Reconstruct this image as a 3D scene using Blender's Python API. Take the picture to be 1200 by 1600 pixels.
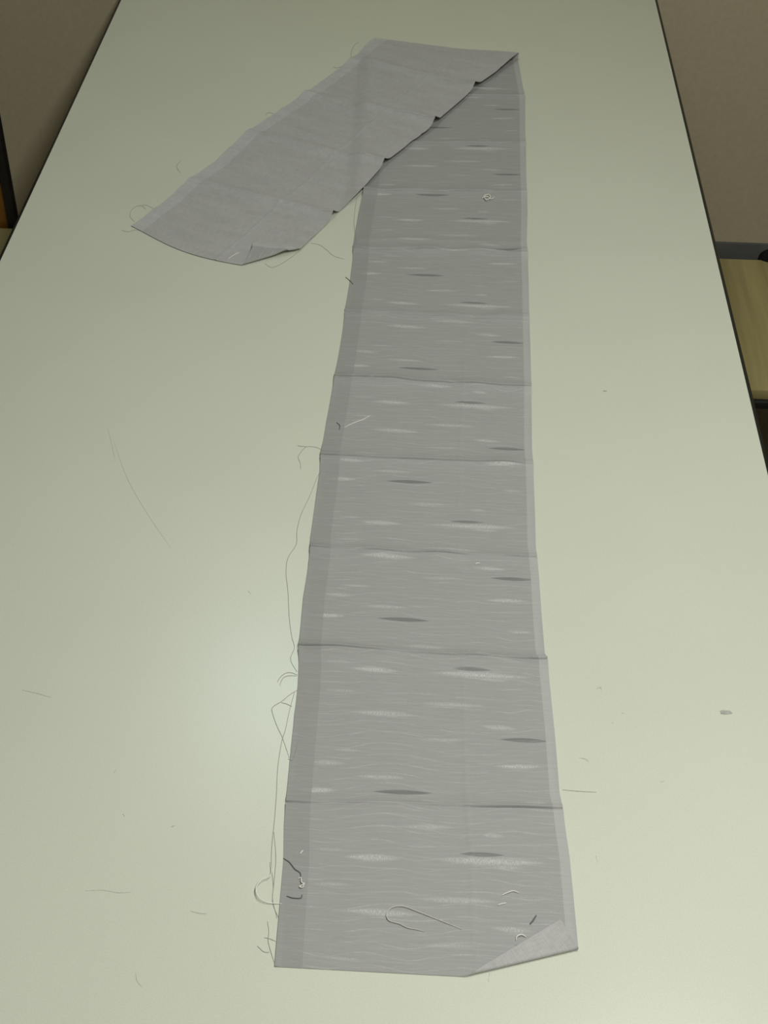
import bpy, math, random
import numpy as np
from mathutils import Matrix, Vector
from mathutils.bvhtree import BVHTree

for o in list(bpy.data.objects):
    bpy.data.objects.remove(o)
C = bpy.context.scene.collection
SC = bpy.context.scene

# ------------------------------------------------------------------ camera
CAM_Z, TABLE_Z = 1.95, 0.70
FPX = 2300.0
def _axes():
    roll = math.radians(1.0)
    d = np.array([141.0, -1989.0])              # vanishing point of the table's length, from the centre
    n = np.array([-math.sin(roll), math.cos(roll)])
    h = d @ n
    N = np.array([n[0], n[1], -h / FPX]); N /= np.linalg.norm(N)
    F = np.array([d[0], d[1], FPX]); F /= np.linalg.norm(F)
    return N, F, np.cross(N, F)
N_, F_, X_ = _axes()
def w_of(c):                                    # camera-frame vector (right, down, forward) to world
    c = np.array(c, float)
    return Vector((float(c @ X_), float(c @ F_), float(-(c @ N_))))
cam_d = bpy.data.cameras.new('camera')
cam = bpy.data.objects.new('camera', cam_d); C.objects.link(cam)
r, u, b = w_of((1, 0, 0)), w_of((0, -1, 0)), w_of((0, 0, -1))
cam.matrix_world = Matrix(((r.x, u.x, b.x, 0), (r.y, u.y, b.y, 0), (r.z, u.z, b.z, CAM_Z), (0, 0, 0, 1)))
cam_d.sensor_fit = 'VERTICAL'; cam_d.sensor_height = 36.0; cam_d.lens = FPX / 1600 * 36
cam_d.clip_start = 0.02
SC.camera = cam

# ------------------------------------------------------------------ world, lights, exposure
w = bpy.data.worlds.new('world'); SC.world = w; w.use_nodes = True
w.node_tree.nodes['Background'].inputs[0].default_value = (0.9, 0.95, 0.85, 1)
w.node_tree.nodes['Background'].inputs[1].default_value = 0.02
def area(name, loc, target, sx, sy, power, col):
    l = bpy.data.lights.new(name, 'AREA'); l.shape = 'RECTANGLE'; l.size = sx; l.size_y = sy
    l.energy = power; l.color = col
    o = bpy.data.objects.new(name, l); C.objects.link(o); o.location = loc
    o.rotation_euler = (Vector(target) - Vector(loc)).to_track_quat('-Z', 'Y').to_euler()
    return o
area('ceiling_lamp_near', (0.52, 0.55, 2.66), (0.52, 0.55, 0), 0.3, 2.2, 40.5, (0.985, 1.0, 0.99))
area('ceiling_lamp_far', (-0.42, 2.85, 2.66), (-0.42, 2.85, 0), 0.3, 0.35, 4.6, (0.78, 0.95, 1.0))
SC.view_settings.view_transform = 'Standard'; SC.view_settings.look = 'None'
SC.view_settings.gamma = 1; SC.view_settings.use_curve_mapping = False
SC.view_settings.exposure = 0.0

# ------------------------------------------------------------------ helpers
def on_plane(px, py, z=TABLE_Z):
    """the point of a horizontal surface at height z that the photograph shows at (px, py)"""
    ray = w_of(((px - 600) / FPX, (py - 800) / FPX, 1.0))
    t = (CAM_Z - z) / -ray.z
    return np.array([ray.x * t, ray.y * t])
def srgb(r, g, b):
    f = lambda c: (c / 255 / 12.92) if c / 255 <= 0.04045 else ((c / 255 + 0.055) / 1.055) ** 2.4
    return (f(r), f(g), f(b), 1.0)
def lin(c, k): return (c[0] * k, c[1] * k, c[2] * k, 1.0)

class G:
    """small node-graph writer"""
    def __init__(s, name, rough=0.6, spec=0.5):
        s.m = bpy.data.materials.new(name); s.m.use_nodes = True
        s.t = s.m.node_tree; s.b = s.t.nodes['Principled BSDF']
        s.b.inputs['Roughness'].default_value = rough
        s.b.inputs['Specular IOR Level'].default_value = spec
    def link(s, a, b):
        if isinstance(a, (int, float)): b.default_value = a
        elif isinstance(a, (tuple, list)): b.default_value = a
        else: s.t.links.new(a, b)
    def ma(s, op, a, b=0.0, c=0.0, clamp=False):
        n = s.t.nodes.new('ShaderNodeMath'); n.operation = op; n.use_clamp = clamp
        s.link(a, n.inputs[0]); s.link(b, n.inputs[1])
        if op in ('MULTIPLY_ADD', 'SMOOTH_MIN', 'SMOOTH_MAX', 'WRAP', 'PINGPONG'): s.link(c, n.inputs[2])
        return n.outputs[0]
    def add(s, a, b): return s.ma('ADD', a, b)
    def sub(s, a, b): return s.ma('SUBTRACT', a, b)
    def mul(s, a, b): return s.ma('MULTIPLY', a, b)
    def step(s, x, lo, hi, a=0.0, b=1.0):
        n = s.t.nodes.new('ShaderNodeMapRange'); n.interpolation_type = 'SMOOTHSTEP'
        s.link(x, n.inputs['Value'])
        n.inputs['From Min'].default_value = lo; n.inputs['From Max'].default_value = hi
        n.inputs['To Min'].default_value = a; n.inputs['To Max'].default_value = b
        return n.outputs['Result']
    def coords(s, kind='Object', uv=None):
        if uv:
            n = s.t.nodes.new('ShaderNodeUVMap'); n.uv_map = uv; v = n.outputs[0]
        else:
            v = s.t.nodes.new('ShaderNodeTexCoord').outputs[kind]
        x = s.t.nodes.new('ShaderNodeSeparateXYZ'); s.t.links.new(v, x.inputs[0])
        return x.outputs[0], x.outputs[1], x.outputs[2]
    def vec(s, x, y, z=0.0):
        n = s.t.nodes.new('ShaderNodeCombineXYZ')
        s.link(x, n.inputs[0]); s.link(y, n.inputs[1]); s.link(z, n.inputs[2]); return n.outputs[0]
    def noise(s, v, scale=1.0, detail=2.0, rough=0.5):
        n = s.t.nodes.new('ShaderNodeTexNoise'); s.link(v, n.inputs['Vector'])
        n.inputs['Scale'].default_value = scale; n.inputs['Detail'].default_value = detail
        n.inputs['Roughness'].default_value = rough
        return n.outputs['Fac']
    def mix(s, f, a, b):
        n = s.t.nodes.new('ShaderNodeMix'); n.data_type = 'RGBA'
        s.link(f, n.inputs[0]); s.link(a, n.inputs[6]); s.link(b, n.inputs[7]); return n.outputs[2]
    def ramp_mul(s, col, f):                     # colour times a float
        n = s.t.nodes.new('ShaderNodeVectorMath'); n.operation = 'SCALE'
        s.link(col[:3] if isinstance(col, tuple) else col, n.inputs[0]); s.link(f, n.inputs['Scale'])
        return n.outputs[0]
    def color(s, c): s.link(c, s.b.inputs['Base Color']); return s
    def rough(s, f): s.link(f, s.b.inputs['Roughness']); return s
    def bump(s, h, dist=0.001, strength=1.0):
        n = s.t.nodes.new('ShaderNodeBump'); n.inputs['Distance'].default_value = dist
        n.inputs['Strength'].default_value = strength
        s.t.links.new(h, n.inputs['Height']); s.t.links.new(n.outputs[0], s.b.inputs['Normal']); return s

def mesh_obj(name, verts, faces, mats, parent=None, smooth=False):
    me = bpy.data.meshes.new(name); me.from_pydata([tuple(map(float, v)) for v in verts], [], faces); me.update()
    for m in (mats if isinstance(mats, (list, tuple)) else [mats]): me.materials.append(m)
    if smooth:
        for p in me.polygons: p.use_smooth = True
    o = bpy.data.objects.new(name, me); C.objects.link(o)
    if parent: o.parent = parent
    return o
def tag(o, label=None, cat=None, group=None, kind=None):
    if label: o['label'] = label
    if cat: o['category'] = cat
    if group: o['group'] = group
    if kind: o['kind'] = kind
    return o
def empty(name, loc):
    o = bpy.data.objects.new(name, None); C.objects.link(o); o.location = loc; return o
import bmesh
def box(name, lo, hi, mat, parent=None, bevel=0.0, seg=2, origin=(0, 0, 0)):
    bm = bmesh.new(); bmesh.ops.create_cube(bm, size=1)
    for v in bm.verts:
        for k in range(3):
            v.co[k] = (lo[k] if v.co[k] < 0 else hi[k]) - origin[k]
    if bevel:
        bmesh.ops.bevel(bm, geom=bm.edges[:], offset=bevel, segments=seg, affect='EDGES', profile=0.5)
    me = bpy.data.meshes.new(name); bm.to_mesh(me); bm.free(); me.materials.append(mat)
    if bevel:
        for p in me.polygons: p.use_smooth = True
        me.set_sharp_from_angle(angle=math.radians(40))
    o = bpy.data.objects.new(name, me); C.objects.link(o)
    if parent: o.parent = parent
    return o
def smooth_path(pts, n=8):
    """Catmull-Rom through the points"""
    p = [np.array(q, float) for q in pts]
    if len(p) < 3: return p
    p = [2 * p[0] - p[1]] + p + [2 * p[-1] - p[-2]]
    out = []
    for i in range(1, len(p) - 2):
        for k in range(n):
            t = k / n
            a, b_, c, d = p[i - 1], p[i], p[i + 1], p[i + 2]
            out.append(0.5 * (2 * b_ + (c - a) * t + (2 * a - 5 * b_ + 4 * c - d) * t * t + (3 * b_ - a - 3 * c + d) * t ** 3))
    out.append(p[-2]); return out
def tube(name, pts, radius, mat, parent=None, sides=6, taper=0.0, origin=(0, 0, 0)):
    V, Fc = [], []
    P = [Vector(map(float, q)) for q in pts]; n = len(P)
    for i, q in enumerate(P):
        t = (P[min(i + 1, n - 1)] - P[max(i - 1, 0)]).normalized()
        a = t.cross(Vector((0, 0, 1)))
        if a.length < 1e-4: a = Vector((1, 0, 0))
        a.normalize(); b_ = a.cross(t)
        rr = radius * (1 - taper * abs(2 * i / max(n - 1, 1) - 1) ** 3)
        for k in range(sides):
            g = 2 * math.pi * k / sides
            V.append(q + (a * math.cos(g) + b_ * math.sin(g)) * rr - Vector(origin))
    for i in range(n - 1):
        for k in range(sides):
            k2 = (k + 1) % sides
            Fc.append((i * sides + k, i * sides + k2, (i + 1) * sides + k2, (i + 1) * sides + k))
    Fc.append(tuple(range(sides))[::-1]); Fc.append(tuple((n - 1) * sides + k for k in range(sides)))
    return mesh_obj(name, V, Fc, mat, parent, smooth=True)

# ------------------------------------------------------------------ plain materials
def flat(name, col, rough=0.6, spec=0.4, nscale=60, namp=0.06, bumpd=0.0):
    g = G(name, rough, spec); x, y, z = g.coords()
    n = g.noise(g.vec(x, y, z), nscale, 4)
    g.color(g.ramp_mul(col, g.step(n, 0.25, 0.75, 1 - namp, 1 + namp)))
    if bumpd: g.bump(n, bumpd)
    return g.m
M_wall = flat('wall_paint', srgb(200, 188, 158), 0.8, 0.2, 90, 0.04, 0.0002)
M_ceil = flat('ceiling_tile', srgb(215, 212, 195), 0.9, 0.2, 120, 0.05, 0.001)
M_base = flat('baseboard_vinyl', srgb(98, 99, 96), 0.45, 0.5, 14, 0.10)
M_carpet = flat('carpet_pile', srgb(128, 119, 108), 0.95, 0.1, 420, 0.35, 0.003)
M_black = flat('black_edging', srgb(30, 32, 27), 0.42, 0.4, 200, 0.1)
M_metal = flat('black_frame_steel', srgb(20, 20, 19), 0.45, 0.5, 100, 0.1)
M_brown = flat('chair_back_veneer', srgb(118, 78, 26), 0.4, 0.5, 30, 0.15)
M_darkpad = flat('black_chair_cloth', srgb(20, 19, 17), 0.85, 0.2, 300, 0.2, 0.0006)
M_leg = flat('grey_table_steel', srgb(70, 70, 68), 0.4, 0.5, 100, 0.05)
def beige_wood():
    g = G('beige_wood_grain', 0.5, 0.4); x, y, z = g.coords()
    n = g.noise(g.vec(g.mul(x, 90), g.mul(y, 3), z), 1.0, 4, 0.6)
    n2 = g.noise(g.vec(g.mul(x, 22), g.mul(y, 1.2), z), 1.0, 2)
    f = g.add(g.step(n, 0.3, 0.7, -0.10, 0.10), g.step(n2, 0.3, 0.7, 0.9, 1.08))
    g.color(g.ramp_mul(srgb(152, 140, 92), f)); g.bump(n, 0.0003); return g.m
M_wood = beige_wood()
def table_laminate():
    g = G('table_laminate', 0.36, 0.5); x, y, z = g.coords()
    v = g.vec(x, y, z)
    cloud = g.noise(v, 5, 3); grain = g.noise(v, 700, 1)
    f = g.add(g.step(cloud, 0.3, 0.7, -0.012, 0.012), g.step(grain, 0.3, 0.7, 0.965, 1.03))
    g.color(g.ramp_mul(srgb(214, 217, 198), f))
    g.rough(0.265); g.bump(g.noise(v, 900, 2), 0.00004); return g.m
M_top = table_laminate()

# ------------------------------------------------------------------ room shell
RX0, RX1, RY0, RY1, RZ = -2.6, 2.6, -2.6, 3.235, 2.70
def struct(o): o['kind'] = 'structure'; return o
struct(box('floor', (RX0 - .1, RY0 - .1, -0.1), (RX1 + .1, RY1 + .1, 0), M_carpet))
struct(box('ceiling', (RX0 - .1, RY0 - .1, RZ), (RX1 + .1, RY1 + .1, RZ + .1), M_ceil))
struct(box('wall_back', (RX0 - .1, RY1, 0), (RX1 + .1, RY1 + .1, RZ), M_wall))
struct(box('wall_front', (RX0 - .1, RY0 - .1, 0), (RX1 + .1, RY0, RZ), M_wall))
struct(box('wall_left', (RX0 - .1, RY0, 0), (RX0, RY1, RZ), M_wall))
struct(box('wall_right', (RX1, RY0, 0), (RX1 + .1, RY1, RZ), M_wall))
struct(box('baseboard_back', (RX0, RY1 - 0.008, 0), (RX1, RY1, 0.08), M_base, bevel=0.003))
struct(box('baseboard_left', (RX0, RY0, 0), (RX0 + 0.008, RY1 - 0.008, 0.08), M_base, bevel=0.003))
struct(box('baseboard_right', (RX1 - 0.008, RY0, 0), (RX1, RY1 - 0.008, 0.08), M_base, bevel=0.003))

# ------------------------------------------------------------------ the table
TL = on_plane(95, 205)[0]; TR = on_plane(1078, 215)[0]   # x of the laminate's two long edges
TL = 0.5 * (on_plane(185, 8)[0] + on_plane(4, 402)[0])
TR = 0.5 * (on_plane(1025, 4)[0] + on_plane(1197, 735)[0])
TY0, TY1 = 0.45, 3.20
tx = (TL + TR) / 2
table = empty('table', (tx, (TY0 + TY1) / 2, 0))
tag(table, 'large pale table with black rounded edging, the grey fabric strip lies on it', 'table')
TO = tuple(table.location)
top = box('tabletop', (TL, TY0, TABLE_Z - 0.028), (TR, TY1, TABLE_Z), M_top, table, origin=TO)
def edge_band():
    # a half-round strip carried round the slab
    prof = [(0, 0.0)] + [(0.0085 * math.sin(a) ** 0.7, 0.0 - 0.0145 * (1 - math.cos(a))) for a in [math.pi * k / 8 for k in range(1, 8)]] + [(0, -0.029)]
    rc = [(TL, TY0, -1, -1), (TR, TY0, 1, -1), (TR, TY1, 1, 1), (TL, TY1, -1, 1)]
    V, Fc = [], []
    n = len(prof)
    for (x, y, sx, sy) in rc:
        for d, z in prof:
            V.append((x + sx * d - TO[0], y + sy * d - TO[1], TABLE_Z + z))
    for i in range(4):
        j = (i + 1) % 4
        for k in range(n - 1):
            Fc.append((i * n + k, i * n + k + 1, j * n + k + 1, j * n + k))
    o = mesh_obj('edge_band', V, Fc, M_black, table, smooth=True)
    bm = bmesh.new(); bm.from_mesh(o.data); bmesh.ops.recalc_face_normals(bm, faces=bm.faces[:]); bm.to_mesh(o.data); bm.free()
    return o
tag(edge_band(), 'black rounded edging')
for sx in (0, 1):
    for sy in (0, 1):
        lx = (TL + 0.09) if sx == 0 else (TR - 0.09); ly = (TY0 + 0.12) if sy == 0 else (TY1 - 0.12)
        box('leg', (lx - .022, ly - .022, 0), (lx + .022, ly + .022, TABLE_Z - 0.028), M_leg, table, bevel=0.004, origin=TO)
for lx in (TL + 0.09, TR - 0.09):
    box('rail', (lx - .015, TY0 + .142, TABLE_Z - 0.08), (lx + .015, TY1 - .142, TABLE_Z - 0.028), M_leg, table, bevel=0.003, origin=TO)
for ly in (TY0 + .12, TY1 - .12):
    box('rail', (TL + .112, ly - .015, TABLE_Z - 0.08), (TR - .112, ly + .015, TABLE_Z - 0.028), M_leg, table, bevel=0.003, origin=TO)

# ------------------------------------------------------------------ chairs either side
SEAT_Z = 0.43
ry1 = on_plane(1160, 405, SEAT_Z)[1]; ry0 = on_plane(1190, 613, SEAT_Z)[1]
def chair_right():
    x0, x1 = 0.54, 1.04
    c = empty('side_chair', ((x0 + x1) / 2, (ry0 + ry1) / 2, 0)); o = tuple(c.location)
    tag(c, 'chair with beige wood seat and black edge, tucked sideways under the right table edge', 'chair')
    box('seat', (x0 + .004, ry0 + .006, SEAT_Z - .02), (x1 - .004, ry1, SEAT_Z), M_wood, c, bevel=0.0015, origin=o)
    box('seat_frame', (x0, ry0 - .002, SEAT_Z - .036), (x1, ry1 - .004, SEAT_Z - .0205), M_metal, c, bevel=0.004, origin=o)
    for x in (x0 + .03, x1 - .03):
        for y in (ry0 + .03, ry1 - .03):
            tube('leg', [(x, y, SEAT_Z - .036), (x, y, 0.0)], 0.012, M_metal, c, 10, origin=o)
    for y in (ry0 + .03, ry1 - .03):
        tube('back_post', smooth_path([(x1 - .03, y, SEAT_Z - .02), (x1 + .0, y, SEAT_Z + .1), (x1 + .04, y, SEAT_Z + .42)]), 0.012, M_metal, c, 10, origin=o)
    b = box('backrest', (x1 + .0, ry0 + .02, SEAT_Z + .2), (x1 + .03, ry1 - .02, SEAT_Z + .42), M_darkpad, c, bevel=0.008, origin=o)
    # rounded black bracket at the rear corner, beside the post
    bx = on_plane(1196, 405, SEAT_Z)[0]
    bm = bmesh.new(); bmesh.ops.create_uvsphere(bm, u_segments=16, v_segments=10, radius=1.0)
    for v in bm.verts:
        v.co.x = v.co.x * .026 + bx + .012 - o[0]; v.co.y = v.co.y * .018 + ry1 + .008 - o[1]; v.co.z = v.co.z * .022 + SEAT_Z - .003
    me = bpy.data.meshes.new('corner_bracket'); bm.to_mesh(me); bm.free(); me.materials.append(M_darkpad)
    for p in me.polygons: p.use_smooth = True
    k = bpy.data.objects.new('corner_bracket', me); C.objects.link(k); k.parent = c
chair_right()
def chair_left():
    p = on_plane(20, 356, SEAT_Z)
    x1 = p[0] + .01; x0 = x1 - .44; y1 = p[1]; y0 = y1 - .42
    c = empty('chair', ((x0 + x1) / 2, (y0 + y1) / 2, 0)); o = tuple(c.location)
    tag(c, 'chair with beige seat, brown lower back and black frame, left of the table', 'chair')
    box('seat', (x0 + .004, y0, SEAT_Z - .025), (x1 - .004, y1, SEAT_Z), M_wood, c, bevel=0.004, origin=o)
    box('seat_frame', (x0, y0 + .004, SEAT_Z - .05), (x1, y1 - .004, SEAT_Z - .0255), M_metal, c, bevel=0.004, origin=o)
    for x in (x0 + .03, x1 - .03):
        for y in (y0 + .03, y1 - .03):
            tube('leg', [(x, y, SEAT_Z - .05), (x, y, 0.0)], 0.012, M_metal, c, 10, origin=o)
    yb = y1 + .006
    for x in (x0 + .012, x1 - .012):
        V = [(x - .014, yb, SEAT_Z - .04), (x + .014, yb, SEAT_Z - .04)]
        tilt = -0.02 if x > (x0 + x1) / 2 else 0.02
        q = mesh_obj('back_post', [(x + a * .008 + tilt * k, yb + b_ * .012 + .012 + .05 * k, SEAT_Z - .04 + .47 * k) - np.array(o)
                                   for k in (0, 1) for a, b_ in ((-1, -1), (1, -1), (1, 1), (-1, 1))],
                     [(3, 2, 1, 0), (4, 5, 6, 7), (0, 1, 5, 4), (1, 2, 6, 5), (2, 3, 7, 6), (3, 0, 4, 7)], M_metal, c)
    def slab(nm, z0, z1, mat):
        k0, k1 = (z0 - SEAT_Z + .04) / .47, (z1 - SEAT_Z + .04) / .47
        yo = lambda k: yb + .012 + .05 * k
        V = []
        for z, k in ((z0, k0), (z1, k1)):
            for a, b_ in ((-1, -1), (1, -1), (1, 1), (-1, 1)):
                V.append(((x0 + .026 if a < 0 else x1 - .019 - .02 * k), yo(k) + b_ * .007, z))
        return mesh_obj(nm, [np.array(v) - np.array(o) for v in V], [(3, 2, 1, 0), (4, 5, 6, 7), (0, 1, 5, 4), (1, 2, 6, 5), (2, 3, 7, 6), (3, 0, 4, 7)], mat, c)
    tag(slab('lower_back', SEAT_Z - .03, SEAT_Z + .085, M_brown), 'orange brown veneer panel')
    slab('backrest', SEAT_Z + .086, SEAT_Z + .42, M_darkpad)
chair_left()

# ------------------------------------------------------------------ the fabric strip
WID = 0.288
# edge anchors traced on the table surface: (left, right) at each transverse crease of the front part
MAIN = [((429, 1511), None), ((447, 1255), (879, 1267)), ((467, 1013), (855, 1036)), ((485, 858), (839, 873)),
        ((501, 714), (833, 728)), ((523, 592), (830, 609)), ((539, 489), (827, 501)), ((552, 390), (824, 397)),
        ((568, 300), (823, 303)), ((574, 225), (821, 226)), ((580, 148), (820, 152)), ((585, 64), (809, 93))]
MLX = {0: [(436, 1430), (443, 1345), (444, 1290)], 1: [(456, 1160), (465, 1075), (467, 1040)], 2: [(474, 935), (482, 885)],
       3: [(485, 840), (493, 785), (500, 735)], 4: [(509, 665), (519, 612)], 5: [(531, 545), (538, 500)], 6: [(547, 440), (551, 405)], 7: [(554, 370), (562, 325)]}
MRX = {0: [(903, 1481), (897, 1415), (890, 1340)], 1: [(874, 1240), (867, 1150), (860, 1080)], 2: [(851, 1025), (846, 960), (842, 900)],
       3: [(837, 855), (835, 780)], 4: [(831, 700)], 5: [(829, 560)], 6: [(826, 450)], 7: [(823, 380), (824, 330)]}
RET = [((585, 64), (809, 93)), ((545, 97), (741, 142)), ((475, 148), (679, 199)), ((385, 208), (600, 261)), ((294, 283), (520, 340)), ((205, 354), None)]
RLX = {0: [(566, 80)], 3: [(340, 250)], 4: [(250, 322)]}
RRX = {0: [(793, 105), (772, 121)], 1: [(735, 150), (700, 180)], 2: [(670, 208), (625, 242)], 3: [(594, 270), (565, 303)], 4: [(512, 350), (470, 391)]}
def mirror(pt, a, b_):
    d = (b_ - a) / np.linalg.norm(b_ - a); q = pt - a
    return a + 2 * (q @ d) * d - q
FA, FB = on_plane(722, 1525), on_plane(904, 1482)
A0 = mirror(on_plane(871, 1435), FA, FB)
GA, GB = on_plane(404, 408), on_plane(470, 391)
B0 = mirror(on_plane(394, 386), GA, GB)
def edge(anch, extra, side, corner, at):
    """polyline (row coordinate, x, y) along one edge"""
    pts = [corner if a[side] is None else on_plane(*a[side]) for a in anch]
    out = []
    for i in range(len(pts) - 1):
        seg = [pts[i]] + [on_plane(*q) for q in extra.get(i, [])] + [pts[i + 1]]
        L = np.cumsum([0] + [np.linalg.norm(seg[k + 1] - seg[k]) for k in range(len(seg) - 1)])
        for k in range(len(seg) - 1): out.append((i + L[k] / L[-1], *seg[k]))
    out.append((len(pts) - 1, *pts[-1])); return np.array(out)
mL, mR = edge(MAIN, MLX, 0, None, 0), edge(MAIN, MRX, 1, A0, 0)
rL, rR = edge(RET, RLX, 0, None, 0), edge(RET, RRX, 1, B0, 0)
def at(e, t): return np.stack([np.interp(t, e[:, 0], e[:, 1]), np.interp(t, e[:, 0], e[:, 2])], -1)
NC = 112
UU = np.linspace(0, 1, NC)
def rows(n_anchor, ref, lo, hi=0.0045):
    """row coordinates, denser next to the creases"""
    T = []
    for i in range(n_anchor - 1):
        ln = np.linalg.norm(at(ref, i + 1.0) - at(ref, float(i)))
        k = max(12, int(ln / (0.0018 if i in lo else hi)))
        x = np.linspace(0, 1, k, endpoint=False); x = x - 0.13 * np.sin(2 * np.pi * x)
        T += list(i + x)
    return np.array(T + [n_anchor - 1.0])
tm = rows(len(MAIN), mL, (0,), 0.0035)
tr = rows(len(RET), rL, (4,), 0.0035)
rng = np.random.default_rng(7)
def wob(n, k, seed):                             # smooth random curve along n samples of [0,1]
    g = np.random.default_rng(seed).normal(size=k + 3)
    x = np.linspace(0, k, n); i = x.astype(int); f = x - i; f = f * f * (3 - 2 * f)
    return g[i] * (1 - f) + g[i + 1] * f
def smst(x, a, b_):
    t = np.clip((x - a) / (b_ - a), 0, 1); return t * t * (3 - 2 * t)
# front part -----------------------------------------------------
PL, PR = at(mL, tm), at(mR, tm)
XY = PL[:, None, :] * (1 - UU)[None, :, None] + PR[:, None, :] * UU[None, :, None]
mid = 0.5 * (PL + at(mR, np.maximum(tm, 0.0)))
cm = 0.5 * (PL + PR)
s_main = np.concatenate([[0], np.cumsum(np.linalg.norm(np.diff(cm, axis=0), axis=1))])
s_anch = np.interp(np.arange(len(MAIN)), tm, s_main)
Z = np.full(XY.shape[:2], 0.0010)
CREASE = {1: .0050, 2: .0078, 3: .0060, 4: .0058, 5: .0078, 6: .0044, 7: .0072, 8: .0056, 9: .0050, 10: .0036}
for i, h in CREASE.items():
    ds = s_main[:, None] - s_anch[i]
    prof = np.where(ds < 0, np.exp(ds / 0.010), np.exp(-ds / (0.0075 if i < 4 else 0.0115)))
    am = h * (1 + 0.28 * wob(NC, 7, 100 + i))[None, :]
    Z += np.maximum(am, 0.0008) * prof
    pinch = (0.75 + 0.22 * wob(NC, 5, 200 + i))[None, :] * np.maximum(am, .0008)      # the pinched line of the crease itself
    Z -= np.clip(pinch, 0, None) * np.exp(-((ds + 0.0004) / (0.0012 if i < 6 else 0.0021)) ** 2)
# a second pleat near the seventh crease and short nicks by the left selvage
for sc_, h, u0, u1 in ((s_anch[7] + .035, .0022, 0.0, 1.0), (s_anch[2] - .10, .0016, -.1, .10), (s_anch[3] - .028, .0016, -.1, .10),
                       (s_anch[4] + .020, .0016, -.1, .10), (s_anch[6] - .022, .0018, -.1, .10), (s_anch[5] - .10, .0010, -.1, .1), (s_anch[6] + .012, .0018, .8, 1.1)):
    ds = s_main[:, None] - sc_
    Z += h * np.where(ds < 0, np.exp(ds / 0.007), np.exp(-ds / 0.004)) * (smst(UU, u0, u0 + .04) * (1 - smst(UU, u1 - .04, u1)))[None, :]
for k in range(34):                              # soft low wrinkles across the strip
    sc_ = rng.uniform(0.02, s_main[-1] - .1); uc = rng.uniform(0, 1); wu = rng.uniform(.15, .4)
    Z += rng.uniform(.0002, .0007) * np.exp(-((s_main[:, None] - sc_ - .012 * (UU[None, :] - uc)) / rng.uniform(.005, .014)) ** 2) * np.exp(-((UU[None, :] - uc) / wu) ** 2)
Z += 0.0009 * np.exp(-((UU[None, :] - 0.655) / 0.006) ** 2) * (0.6 + 0.4 * np.sin(s_main[:, None] * 9)) * (1 - smst(s_main[:, None], 1.4, 1.7))
Z += 0.0010 * smst(UU[None, :], .985, 1.0) * (0.5 + 0.5 * np.sin(s_main[:, None] * 31))
Z += 0.0010 * smst(-UU[None, :], -.02, 0.0) * (0.5 + 0.5 * np.sin(s_main[:, None] * 27 + 1))
Z = np.maximum(Z, 0.0009)
Vs = np.concatenate([XY, (TABLE_Z + Z)[..., None]], -1)
def fold_corner(P, a, b_, rad, lift):
    """turn over everything beyond the line a-b, rolling it up with the given radius"""
    d = (b_ - a) / np.linalg.norm(b_ - a); n = np.array([d[1], -d[0]])
    s = (P[..., :2] - a) @ n
    out = P.copy(); m = s > 0
    sm = s[m]; arc = math.pi * rad
    ds = np.where(sm < arc, rad * np.sin(sm / rad), -(sm - arc))
    dz = np.where(sm < arc, rad * (1 - np.cos(sm / rad)), 2 * rad + lift * (sm - arc))
    out[..., :2][m] = P[..., :2][m] + (ds - sm)[:, None] * n
    out[..., 2][m] = np.maximum(P[..., 2][m], TABLE_Z + .001) + dz
    return out
Vm = Vs.copy(); nf = int(np.searchsorted(tm, 0.75))
Vm[:nf] = fold_corner(Vs[:nf], FA, FB, 0.0018, 0.05)
# returning part --------------------------------------------------
QL, QR = at(rL, tr), at(rR, tr)
RXY = QL[:, None, :] * (1 - UU)[None, :, None] + QR[:, None, :] * UU[None, :, None]
# bow of the free end between its two corners
bow = smst(tr, 4.0, 5.0)[:, None] * (np.sin(math.pi * np.clip(UU / .95, 0, 1)) ** 1.2)[None, :]
dirv = (QL[-1] - QL[-40]); dirv /= np.linalg.norm(dirv)
RXY = RXY + bow[..., None] * dirv * 0.022
cr = 0.5 * (QL + QR)
s_ret = np.concatenate([[0], np.cumsum(np.linalg.norm(np.diff(cr, axis=0), axis=1))])
r_anch = np.interp(np.arange(len(RET)), tr, s_ret)
lx = np.interp(RXY[..., 1], mL[:, 2], mL[:, 1])
rx = np.interp(RXY[..., 1], mR[:, 2], mR[:, 1])
over = smst(RXY[..., 0], lx - .035, lx - .004)
RZ_ = 0.0012 + 0.0072 * over
for i, h in {1: .0080, 2: .0100, 3: .0090, 4: .0090}.items():
    ds = (s_ret - r_anch[i])[:, None] + 0 * UU[None, :]
    prof = np.where(ds > 0, np.exp(-ds / 0.009), smst(ds, -0.026, 0.004) ** 1.0) - 0.4 * np.exp(-((ds - .0006) / .0018) ** 2)
    am = h * (0.75 + 0.25 * wob(NC, 6, 300 + i))[None, :] + 0.006 * smst(UU, .90, 1.0)[None, :] * np.exp(-np.abs(ds) / .012)
    RZ_ = RZ_ + np.maximum(am, .0005) * prof
for k in range(46):
    sc_ = rng.uniform(0.02, s_ret[-1] - .05); uc = rng.uniform(0, 1); wu = rng.uniform(.12, .45)
    RZ_ = RZ_ + rng.uniform(.0006, .0024) * np.exp(-((s_ret[:, None] - sc_ - .05 * (UU[None, :] - uc)) / rng.uniform(.005, .016)) ** 2) * np.exp(-((UU[None, :] - uc) / wu) ** 2)
RZ_ = RZ_ + 0.0010 * np.exp(-((UU[None, :] - .64) / .006) ** 2)
RZ_ = RZ_ + 0.004 * (smst(UU, .8, 1.0)[None, :] * smst(tr, 4.3, 4.9)[:, None]) * (1 - over)
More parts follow.
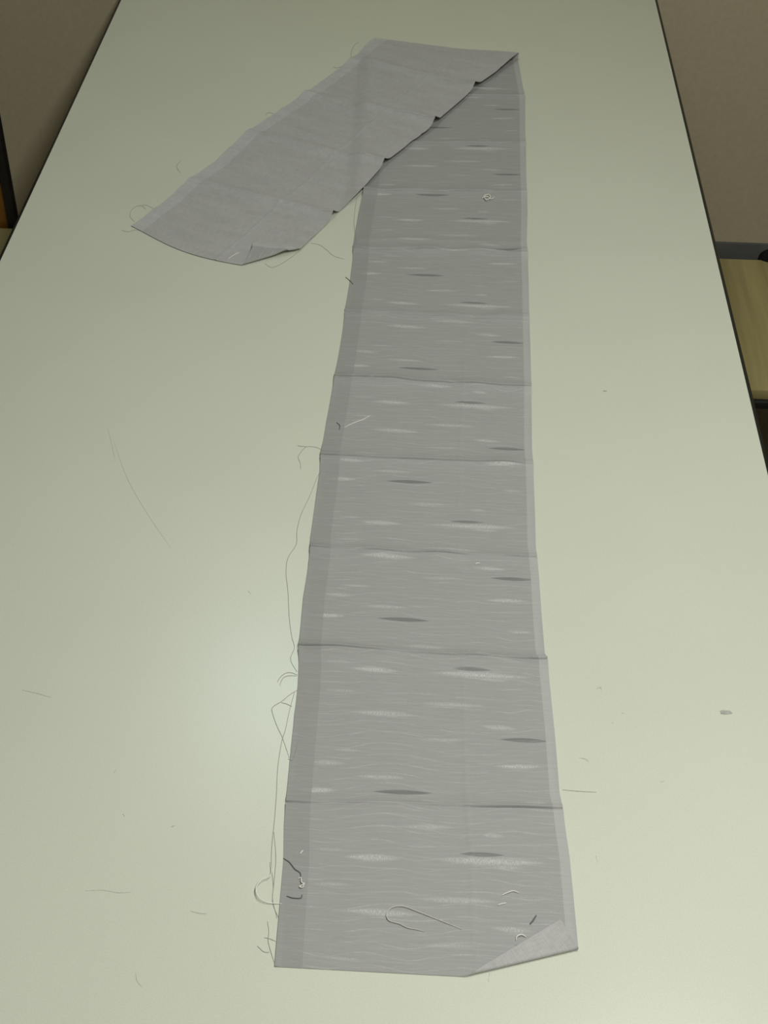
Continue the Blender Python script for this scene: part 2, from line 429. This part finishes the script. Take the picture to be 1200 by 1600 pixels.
# the rolled turn
NR = 14
rad = 0.0026 + 0.0036 * smst(UU, .55, 1.0)
th = np.linspace(0, math.pi, NR + 1)[1:]
fdir = XY[-1, -1] - XY[-1, 0]; fdir /= np.linalg.norm(fdir); nrm = np.array([-fdir[1], fdir[0]])
roll = np.zeros((NR, NC, 3))
for k, a in enumerate(th):
    roll[k, :, :2] = XY[-1] + (rad * math.sin(a))[:, None] * nrm
    roll[k, :, 2] = Vm[-1, :, 2] + rad * (1 - math.cos(a))
top_z = Vm[-1, :, 2] + 2 * rad - TABLE_Z
ease = np.exp(-(s_ret / 0.05) ** 2)[:, None]
RZ_ = np.maximum(RZ_, RZ_ * (1 - ease) + top_z[None, :] * ease) * (1 - ease) + top_z[None, :] * ease
RZ_ = np.maximum(RZ_, 0.0010 + 0.0052 * over)
Vr = np.concatenate([RXY, (TABLE_Z + RZ_)[..., None]], -1)[1:]
nb = int(np.searchsorted(tr, 4.55)) - 1
Vr[nb:] = fold_corner(Vr[nb:], GA, GB, 0.0020, 0.10)
GRID = np.concatenate([Vm, roll, Vr], 0)
s_roll = s_main[-1] + np.arange(1, NR + 1) * 0.0012
S = np.concatenate([s_main, s_roll, s_roll[-1] + s_ret[1:]])
NRW = GRID.shape[0]

def fabric_front(name, base, lines=1.0, lens=1.0):
    g = G(name, 0.72, 0.28)
    g.b.inputs['Sheen Weight'].default_value = 0.10; g.b.inputs['Sheen Roughness'].default_value = 0.5
    u, s, _ = g.coords(uv='weave')
    PER = 0.2585
    sm = g.ma('FLOORED_MODULO', s, PER)
    # lens-shaped figures of one repeat: u centre, s centre, half width (u), half height (m), strength, bend
    LENS = LENSES
    acc_l, acc_d = None, None
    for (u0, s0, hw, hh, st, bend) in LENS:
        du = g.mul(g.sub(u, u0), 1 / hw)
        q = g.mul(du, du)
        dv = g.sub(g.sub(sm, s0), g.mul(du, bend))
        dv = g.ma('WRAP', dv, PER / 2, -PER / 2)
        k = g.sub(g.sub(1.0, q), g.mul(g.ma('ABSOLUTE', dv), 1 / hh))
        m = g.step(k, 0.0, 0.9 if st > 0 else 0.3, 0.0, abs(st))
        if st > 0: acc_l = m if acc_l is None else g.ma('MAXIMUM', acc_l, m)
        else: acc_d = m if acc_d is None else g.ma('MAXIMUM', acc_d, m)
    # woven hatching inside the light figures
    hv = g.noise(g.vec(g.mul(u, 260), g.mul(s, 260)), 1.0, 1)
    acc_l = g.mul(acc_l, g.step(hv, 0.3, 0.7, 0.35, 1.5))
    # thin wavering weft lines
    def weft(spacing, amp, width, seed, freq):
        n1 = g.noise(g.vec(g.add(g.mul(u, freq), seed), g.mul(s, 9), seed), 1.0, 1)
        p = g.add(g.mul(s, 1 / spacing), g.mul(n1, amp))
        f = g.ma('ABSOLUTE', g.sub(g.ma('FRACT', p), 0.5))
        ln = g.step(f, 0.0, width, 1.0, 0.0)
        br = g.noise(g.vec(g.mul(u, 9), g.add(g.mul(s, 160), seed)), 1.0, 2)
        dots = g.noise(g.vec(g.mul(u, 300), g.mul(s, 60)), 1.0, 0)
        return g.mul(g.mul(ln, g.step(br, 0.33, 0.66)), g.step(dots, 0.3, 0.7, 0.5, 1.3))
    wl = g.add(g.mul(weft(.0145, 2.4, .070, 3.1, 3.6), 0.26 * lines), g.mul(weft(.0068, 3.2, .10, 8.7, 4.6), 0.19 * lines))
    streak = g.noise(g.vec(g.mul(u, 7), g.mul(s, 420)), 1.0, 3, 0.6)
    fine = g.noise(g.vec(g.mul(u, 520), g.mul(s, 1500)), 1.0, 2)
    f = g.add(g.step(streak, 0.3, 0.7, 0.965, 1.035), g.step(fine, 0.3, 0.7, -0.10, 0.10))
    f = g.add(f, wl)
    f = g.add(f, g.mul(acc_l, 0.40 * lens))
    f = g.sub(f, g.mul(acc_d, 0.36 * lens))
    g.color(g.ramp_mul(base, f))
    g.bump(g.add(g.mul(fine, 0.5), g.add(g.mul(wl, 1.5), acc_l)), 0.00025, 0.8)
    return g.m
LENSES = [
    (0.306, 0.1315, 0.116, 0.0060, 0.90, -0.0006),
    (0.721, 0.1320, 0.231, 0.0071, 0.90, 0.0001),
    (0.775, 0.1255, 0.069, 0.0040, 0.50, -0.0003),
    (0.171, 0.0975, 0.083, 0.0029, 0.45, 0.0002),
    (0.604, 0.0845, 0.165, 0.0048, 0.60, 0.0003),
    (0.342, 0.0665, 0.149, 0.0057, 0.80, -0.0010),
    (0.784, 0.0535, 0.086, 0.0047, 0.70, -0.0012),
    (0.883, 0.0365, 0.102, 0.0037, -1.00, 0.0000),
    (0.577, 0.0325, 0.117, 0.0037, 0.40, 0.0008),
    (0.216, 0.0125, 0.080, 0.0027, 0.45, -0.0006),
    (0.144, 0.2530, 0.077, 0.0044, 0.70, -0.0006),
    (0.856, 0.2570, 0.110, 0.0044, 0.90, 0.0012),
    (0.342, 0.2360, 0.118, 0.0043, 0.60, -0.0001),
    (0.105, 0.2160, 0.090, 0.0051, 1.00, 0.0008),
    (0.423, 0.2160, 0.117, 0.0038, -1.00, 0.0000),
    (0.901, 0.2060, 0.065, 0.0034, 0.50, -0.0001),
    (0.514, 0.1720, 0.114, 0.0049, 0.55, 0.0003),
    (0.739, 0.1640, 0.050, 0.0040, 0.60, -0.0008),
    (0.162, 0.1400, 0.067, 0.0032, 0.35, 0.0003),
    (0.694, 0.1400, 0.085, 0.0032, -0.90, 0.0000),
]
def fabric_back(name, base):
    g = G(name, 0.75, 0.25)
    g.b.inputs['Sheen Weight'].default_value = 0.18; g.b.inputs['Sheen Roughness'].default_value = 0.5
    u, s, _ = g.coords(uv='weave')
    rib = g.noise(g.vec(g.mul(u, 30), g.mul(s, 900)), 1.0, 1)
    rib2 = g.noise(g.vec(g.mul(u, 240), g.mul(s, 60)), 1.0, 1)
    streak = g.noise(g.vec(g.mul(u, 4), g.mul(s, 60)), 1.0, 3, 0.6)
    f = g.add(g.step(streak, 0.3, 0.7, 0.96, 1.04), g.add(g.step(rib, 0.3, 0.7, -0.05, 0.05), g.step(rib2, 0.3, 0.7, -.05, .05)))
    g.color(g.ramp_mul(base, f)); g.bump(g.add(rib, rib2), 0.0003, 0.9); return g.m
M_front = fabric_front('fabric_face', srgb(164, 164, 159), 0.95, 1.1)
M_hem = fabric_front('fabric_hem', srgb(157, 157, 152), 0.5, 0.25)
M_selv = fabric_front('fabric_selvage', srgb(180, 180, 175), 0.2, 0.1)
M_back = fabric_back('fabric_reverse', srgb(181, 180, 176))
M_backhem = fabric_back('fabric_reverse_hem', srgb(191, 190, 187))

strip = empty('fabric_strip', (float(cm[len(cm) // 2, 0]), float(cm[len(cm) // 2, 1]), TABLE_Z))
tag(strip, 'long grey woven fabric strip folded over at its far end, lying on the pale table', 'fabric')
SO = np.array(strip.location)
def cloth_part(name, c0, c1, mats, label=None):
    idx = GRID[:, c0:c1 + 1] - SO
    n = c1 - c0 + 1
    V = idx.reshape(-1, 3)
    Fc = []
    for i in range(NRW - 1):
        for k in range(n - 1):
            a = i * n + k
            Fc.append((a, a + 1, a + n + 1, a + n))
    o = mesh_obj(name, V, Fc, mats, strip, smooth=True)
    uv = o.data.uv_layers.new(name='weave')
    li = np.empty(len(o.data.loops), dtype=np.int32); o.data.loops.foreach_get('vertex_index', li)
    uc = UU[c0:c1 + 1][li % n]; sv = S[li // n]
    uv.data.foreach_set('uv', np.stack([uc, sv], -1).astype(np.float32).ravel())
    bm = bmesh.new(); bm.from_mesh(o.data)
    for e in bm.edges:
        if e.is_boundary: e.smooth = False
    bm.to_mesh(o.data); bm.free()
    md = o.modifiers.new('thickness', 'SOLIDIFY'); md.thickness = 0.0005; md.offset = -1
    md.material_offset = 1; md.material_offset_rim = 1
    if label: o['label'] = label
    return o
cL = int(round(.092 * (NC - 1))); cR = int(round(.965 * (NC - 1)))
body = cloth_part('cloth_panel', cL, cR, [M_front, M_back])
cloth_part('hem', 0, cL, [M_hem, M_backhem], 'plain darker grey border along the left side')
cloth_part('selvage', cR, NC - 1, [M_selv, M_back], 'narrow pale selvage along the right side')

# where is the cloth, seen from above
gv = [Vector(map(float, p)) for p in GRID.reshape(-1, 3)]
gf = [(i * NC + k, i * NC + k + 1, (i + 1) * NC + k + 1, (i + 1) * NC + k) for i in range(NRW - 1) for k in range(NC - 1)]
BV = BVHTree.FromPolygons(gv, gf)
def lay(px, py, lift=0.0):
    """a point resting on whatever is there: the fabric or the bare table"""
    z = TABLE_Z
    x, y = on_plane(px, py)
    for _ in range(3):
        h = BV.ray_cast(Vector((x, y, 2.0)), Vector((0, 0, -1)))
        z = h[0].z if h[0] else TABLE_Z
        x, y = on_plane(px, py, z + lift)
    return (x, y, z + lift)
def yarn(name, pts, rad, mat, parent=None, arch=0.0, n=8):
    P = smooth_path([np.array(p, float) for p in pts], n)
    N = len(P); out = []
    for i, p in enumerate(P):
        out.append(lay(p[0], p[1], rad * 1.05 + arch * math.sin(math.pi * i / max(N - 1, 1))))
    o = (0, 0, 0)
    if parent: o = tuple(parent.location)
    else:
        o = out[0]
    ob = tube(name, out, rad, mat, parent, 6, 0.35, origin=o)
    if not parent: ob.location = o
    return ob
M_pale = flat('pale_yarn', srgb(205, 203, 194), 0.7, 0.3, 900, 0.1)
M_fray = flat('grey_yarn', srgb(162, 161, 150), 0.8, 0.2, 900, 0.1)
M_dyarn = flat('dark_yarn', srgb(112, 110, 106), 0.8, 0.2, 900, 0.1)
M_white = flat('white_yarn', srgb(236, 233, 222), 0.6, 0.3, 900, 0.06)

# frayed yarns still caught in the strip's edges
FR = [
 [(503, 735), (496, 745), (484, 775), (470, 805), (464, 830), (463, 850), (450, 872), (447, 895), (450, 925), (452, 965), (456, 995), (460, 1012), (454, 1030), (464, 1050)],
 [(465, 1078), (452, 1086), (440, 1096), (426, 1105), (426, 1115), (433, 1135), (441, 1152), (452, 1184)],
 [(460, 1082), (452, 1112), (446, 1140), (440, 1160), (434, 1200), (432, 1240), (429, 1280), (425, 1320), (424, 1350), (427, 1385), (426, 1405), (433, 1435)],
 [(428, 1300), (431, 1340), (428, 1380), (426, 1410), (437, 1438)],
 [(465, 1055), (455, 1051), (446, 1052), (438, 1058), (433, 1066)],
 [(464, 1056), (450, 1056), (442, 1060), (437, 1071)],
 [(456, 1104), (448, 1100), (440, 1098)],
 [(505, 704), (494, 699), (480, 698), (473, 703), (466, 714), (469, 723), (470, 733)],
 [(480, 698), (468, 697), (465, 696)],
 [(418, 1360 + 80), (420, 1455), (419, 1470), (424, 1490), (429, 1505)],
 [(431, 1471), (422, 1467), (413, 1465)],
 [(421, 1488), (412, 1487), (402, 1478)],
 [(558, 305), (553, 345), (556, 375), (550, 395)],
 [(228, 327), (222, 322), (214, 322), (206, 328), (203, 338), (210, 346)],
 [(240, 326), (230, 321), (222, 320)],
 [(222, 358), (208, 360), (200, 362), (190, 360)],
 [(548, 96), (549, 82), (554, 70), (561, 66)],
 [(540, 102), (526, 106), (521, 104)],
 [(428, 178), (420, 176), (414, 180)],
 [(470, 391), (455, 402), (440, 412), (425, 418), (414, 412)],
 [(486, 380), (500, 383), (512, 392), (522, 400), (538, 405)],
 [(283, 250), (276, 260), (282, 270)],
 [(465, 1160), (458, 1186), (450, 1186)],
]
for p in FR:
    yarn('fray_yarn', p, 0.00032, M_fray, strip)
# dark puckers and pulled yarns on the hem
yarn('pulled_yarn', [(443, 1341), (452, 1347), (461, 1358), (469, 1364), (470, 1374)], 0.0006, M_dyarn, strip)
yarn('pulled_yarn', [(448, 1400), (458, 1403), (470, 1403), (472, 1398)], 0.0006, M_dyarn, strip)
yarn('pulled_yarn', [(526, 660), (531, 665), (530, 671)], 0.0006, M_dyarn, strip)
yarn('pulled_yarn', [(540, 433), (546, 438), (552, 444)], 0.0006, M_dyarn, strip)
yarn('pulled_yarn', [(838, 1430), (833, 1438), (828, 1444)], 0.0008, M_dyarn, strip)

# ------------------------------------------------------------------ loose yarns: things of their own
def loose(label, pts, rad, mat, arch=0.0):
    return tag(yarn('thread', pts, rad, mat, None, arch), label, 'thread', 'loose threads on the strip and table')
loose('long pale thread bent into a hook near the strip\'s front end', [(663, 1455), (650, 1452), (636, 1449), (624, 1443), (608, 1438), (604, 1428), (612, 1418), (630, 1416), (655, 1425), (690, 1439), (722, 1452)], 0.00055, M_pale, 0.001)
loose('short white thread, longer of two beside the folded front corner', [(784, 1399), (792, 1395), (802, 1392), (811, 1395)], 0.0006, M_white, 0.001)
loose('tiny white thread, shorter of two beside the folded front corner', [(778, 1414), (784, 1412), (791, 1411)], 0.0006, M_white)
loose('white thread curled against the edge of the folded front corner', [(806, 1469), (808, 1463), (815, 1460), (822, 1464)], 0.0007, M_white, 0.002)
loose('straight white thread lying aslant on the strip near its left hem', [(538, 668), (552, 661), (566, 656), (579, 649)], 0.0006, M_white)
loose('small knotted white thread on the far part of the strip', [(754, 310), (758, 305), (764, 304), (766, 309), (760, 312), (757, 308), (762, 307), (767, 311), (773, 308)], 0.0009, M_white, 0.003)
loose('small knotted white thread on the left hem near the front', [(466, 1373), (470, 1371), (471, 1378), (475, 1381), (468, 1385), (473, 1386), (476, 1379)], 0.0006, M_white, 0.002)
loose('tiny white thread on the left hem, just above the knotted one', [(469, 1334), (472, 1330), (474, 1329)], 0.0006, M_white)
loose('tiny white thread beside the lengthwise crease of the strip', [(742, 881), (746, 880), (750, 880)], 0.0007, M_white)
loose('pale thread looping out past the left hem near the front', [(422, 1347), (424, 1362), (420, 1370), (408, 1375), (400, 1388), (404, 1402), (418, 1410), (440, 1412)], 0.00062, M_white, 0.004)
loose('short pale thread sticking out under the far end\'s front edge', [(357, 404), (366, 398), (374, 394)], 0.0006, M_white)
M_mark = flat('grey_scuff', srgb(193, 196, 178), 0.6, 0.3, 500, 0.15)
M_mark2 = flat('dark_scuff', srgb(160, 162, 148), 0.6, 0.3, 500, 0.15)
M_lint = flat('grey_lint', srgb(172, 174, 163), 0.9, 0.1, 700, 0.2)
tag(yarn('hair', [(879, 1234), (900, 1236), (932, 1238)], 0.0003, M_mark2), 'fine dark hair on the table right of the strip', 'hair')
def lint(px, py, label, k, sc):
    g = random.Random(k); V, Fc = [], []
    c = lay(px, py, 0.0)
    bm = bmesh.new(); bmesh.ops.create_icosphere(bm, subdivisions=2, radius=1.0)
    for v in bm.verts:
        r_ = 1 + g.uniform(-.35, .35)
        v.co.x *= .0065 * sc * r_; v.co.y *= .0035 * sc * r_; v.co.z = (v.co.z * r_ + 1.2) * .00035 * sc
    me = bpy.data.meshes.new('lint'); bm.to_mesh(me); bm.free(); me.materials.append(M_lint)
    o = bpy.data.objects.new('lint', me); C.objects.link(o); o.location = c
    return tag(o, label, 'lint')
lint(1133, 1113, 'grey lint flake on the table, right of the strip\'s middle', 1, 1.0)
lint(945, 611, 'small dark lint speck on the table\'s far right half', 2, 0.45)
# scuffs worn into the laminate
def scuff(pts, rad, mat):
    P = smooth_path([np.array((*on_plane(*p), TABLE_Z + rad * .1), float) for p in pts], 6)
    o = tube('scuff_mark', P, rad, mat, table, 5, 0.6, origin=TO)
    for v in o.data.vertices: v.co.z = TABLE_Z + (v.co.z - TABLE_Z) * 0.15 + 0.00003
for p, r_, m in [([(178, 690), (200, 750), (235, 810), (268, 858)], .0003, M_mark), ([(168, 668), (176, 700), (180, 720)], .0003, M_mark),
                 ([(905, 1184), (914, 1186), (920, 1190)], .0006, M_mark), ([(1032, 1222), (1038, 1220)], .0007, M_mark),
                 ([(932, 1077), (938, 1074), (940, 1078)], .0006, M_mark), ([(972, 1115), (974, 1114)], .0007, M_mark2),
                 ([(956, 1130), (958, 1129)], .0007, M_mark2), ([(133, 1392), (160, 1391), (185, 1395), (205, 1394)], .0004, M_mark),
                 ([(298, 1424), (312, 1427), (324, 1428)], .0006, M_mark), ([(268, 1292), (273, 1290)], .0009, M_mark2),
                 ([(192, 1272), (195, 1276)], .0008, M_mark), ([(34, 1078), (60, 1084), (80, 1090)], .0005, M_mark), ([(212, 1520), (214, 1532), (222, 1543)], .0004, M_mark),
                 ([(931, 1337), (934, 1348)], .0004, M_mark), ([(181, 1203), (178, 1208)], .0008, M_mark), ([(765, 1520), (763, 1534)], .0005, M_mark), ([(388, 924), (392, 928)], .0008, M_mark)]:
    scuff(p, r_, m)
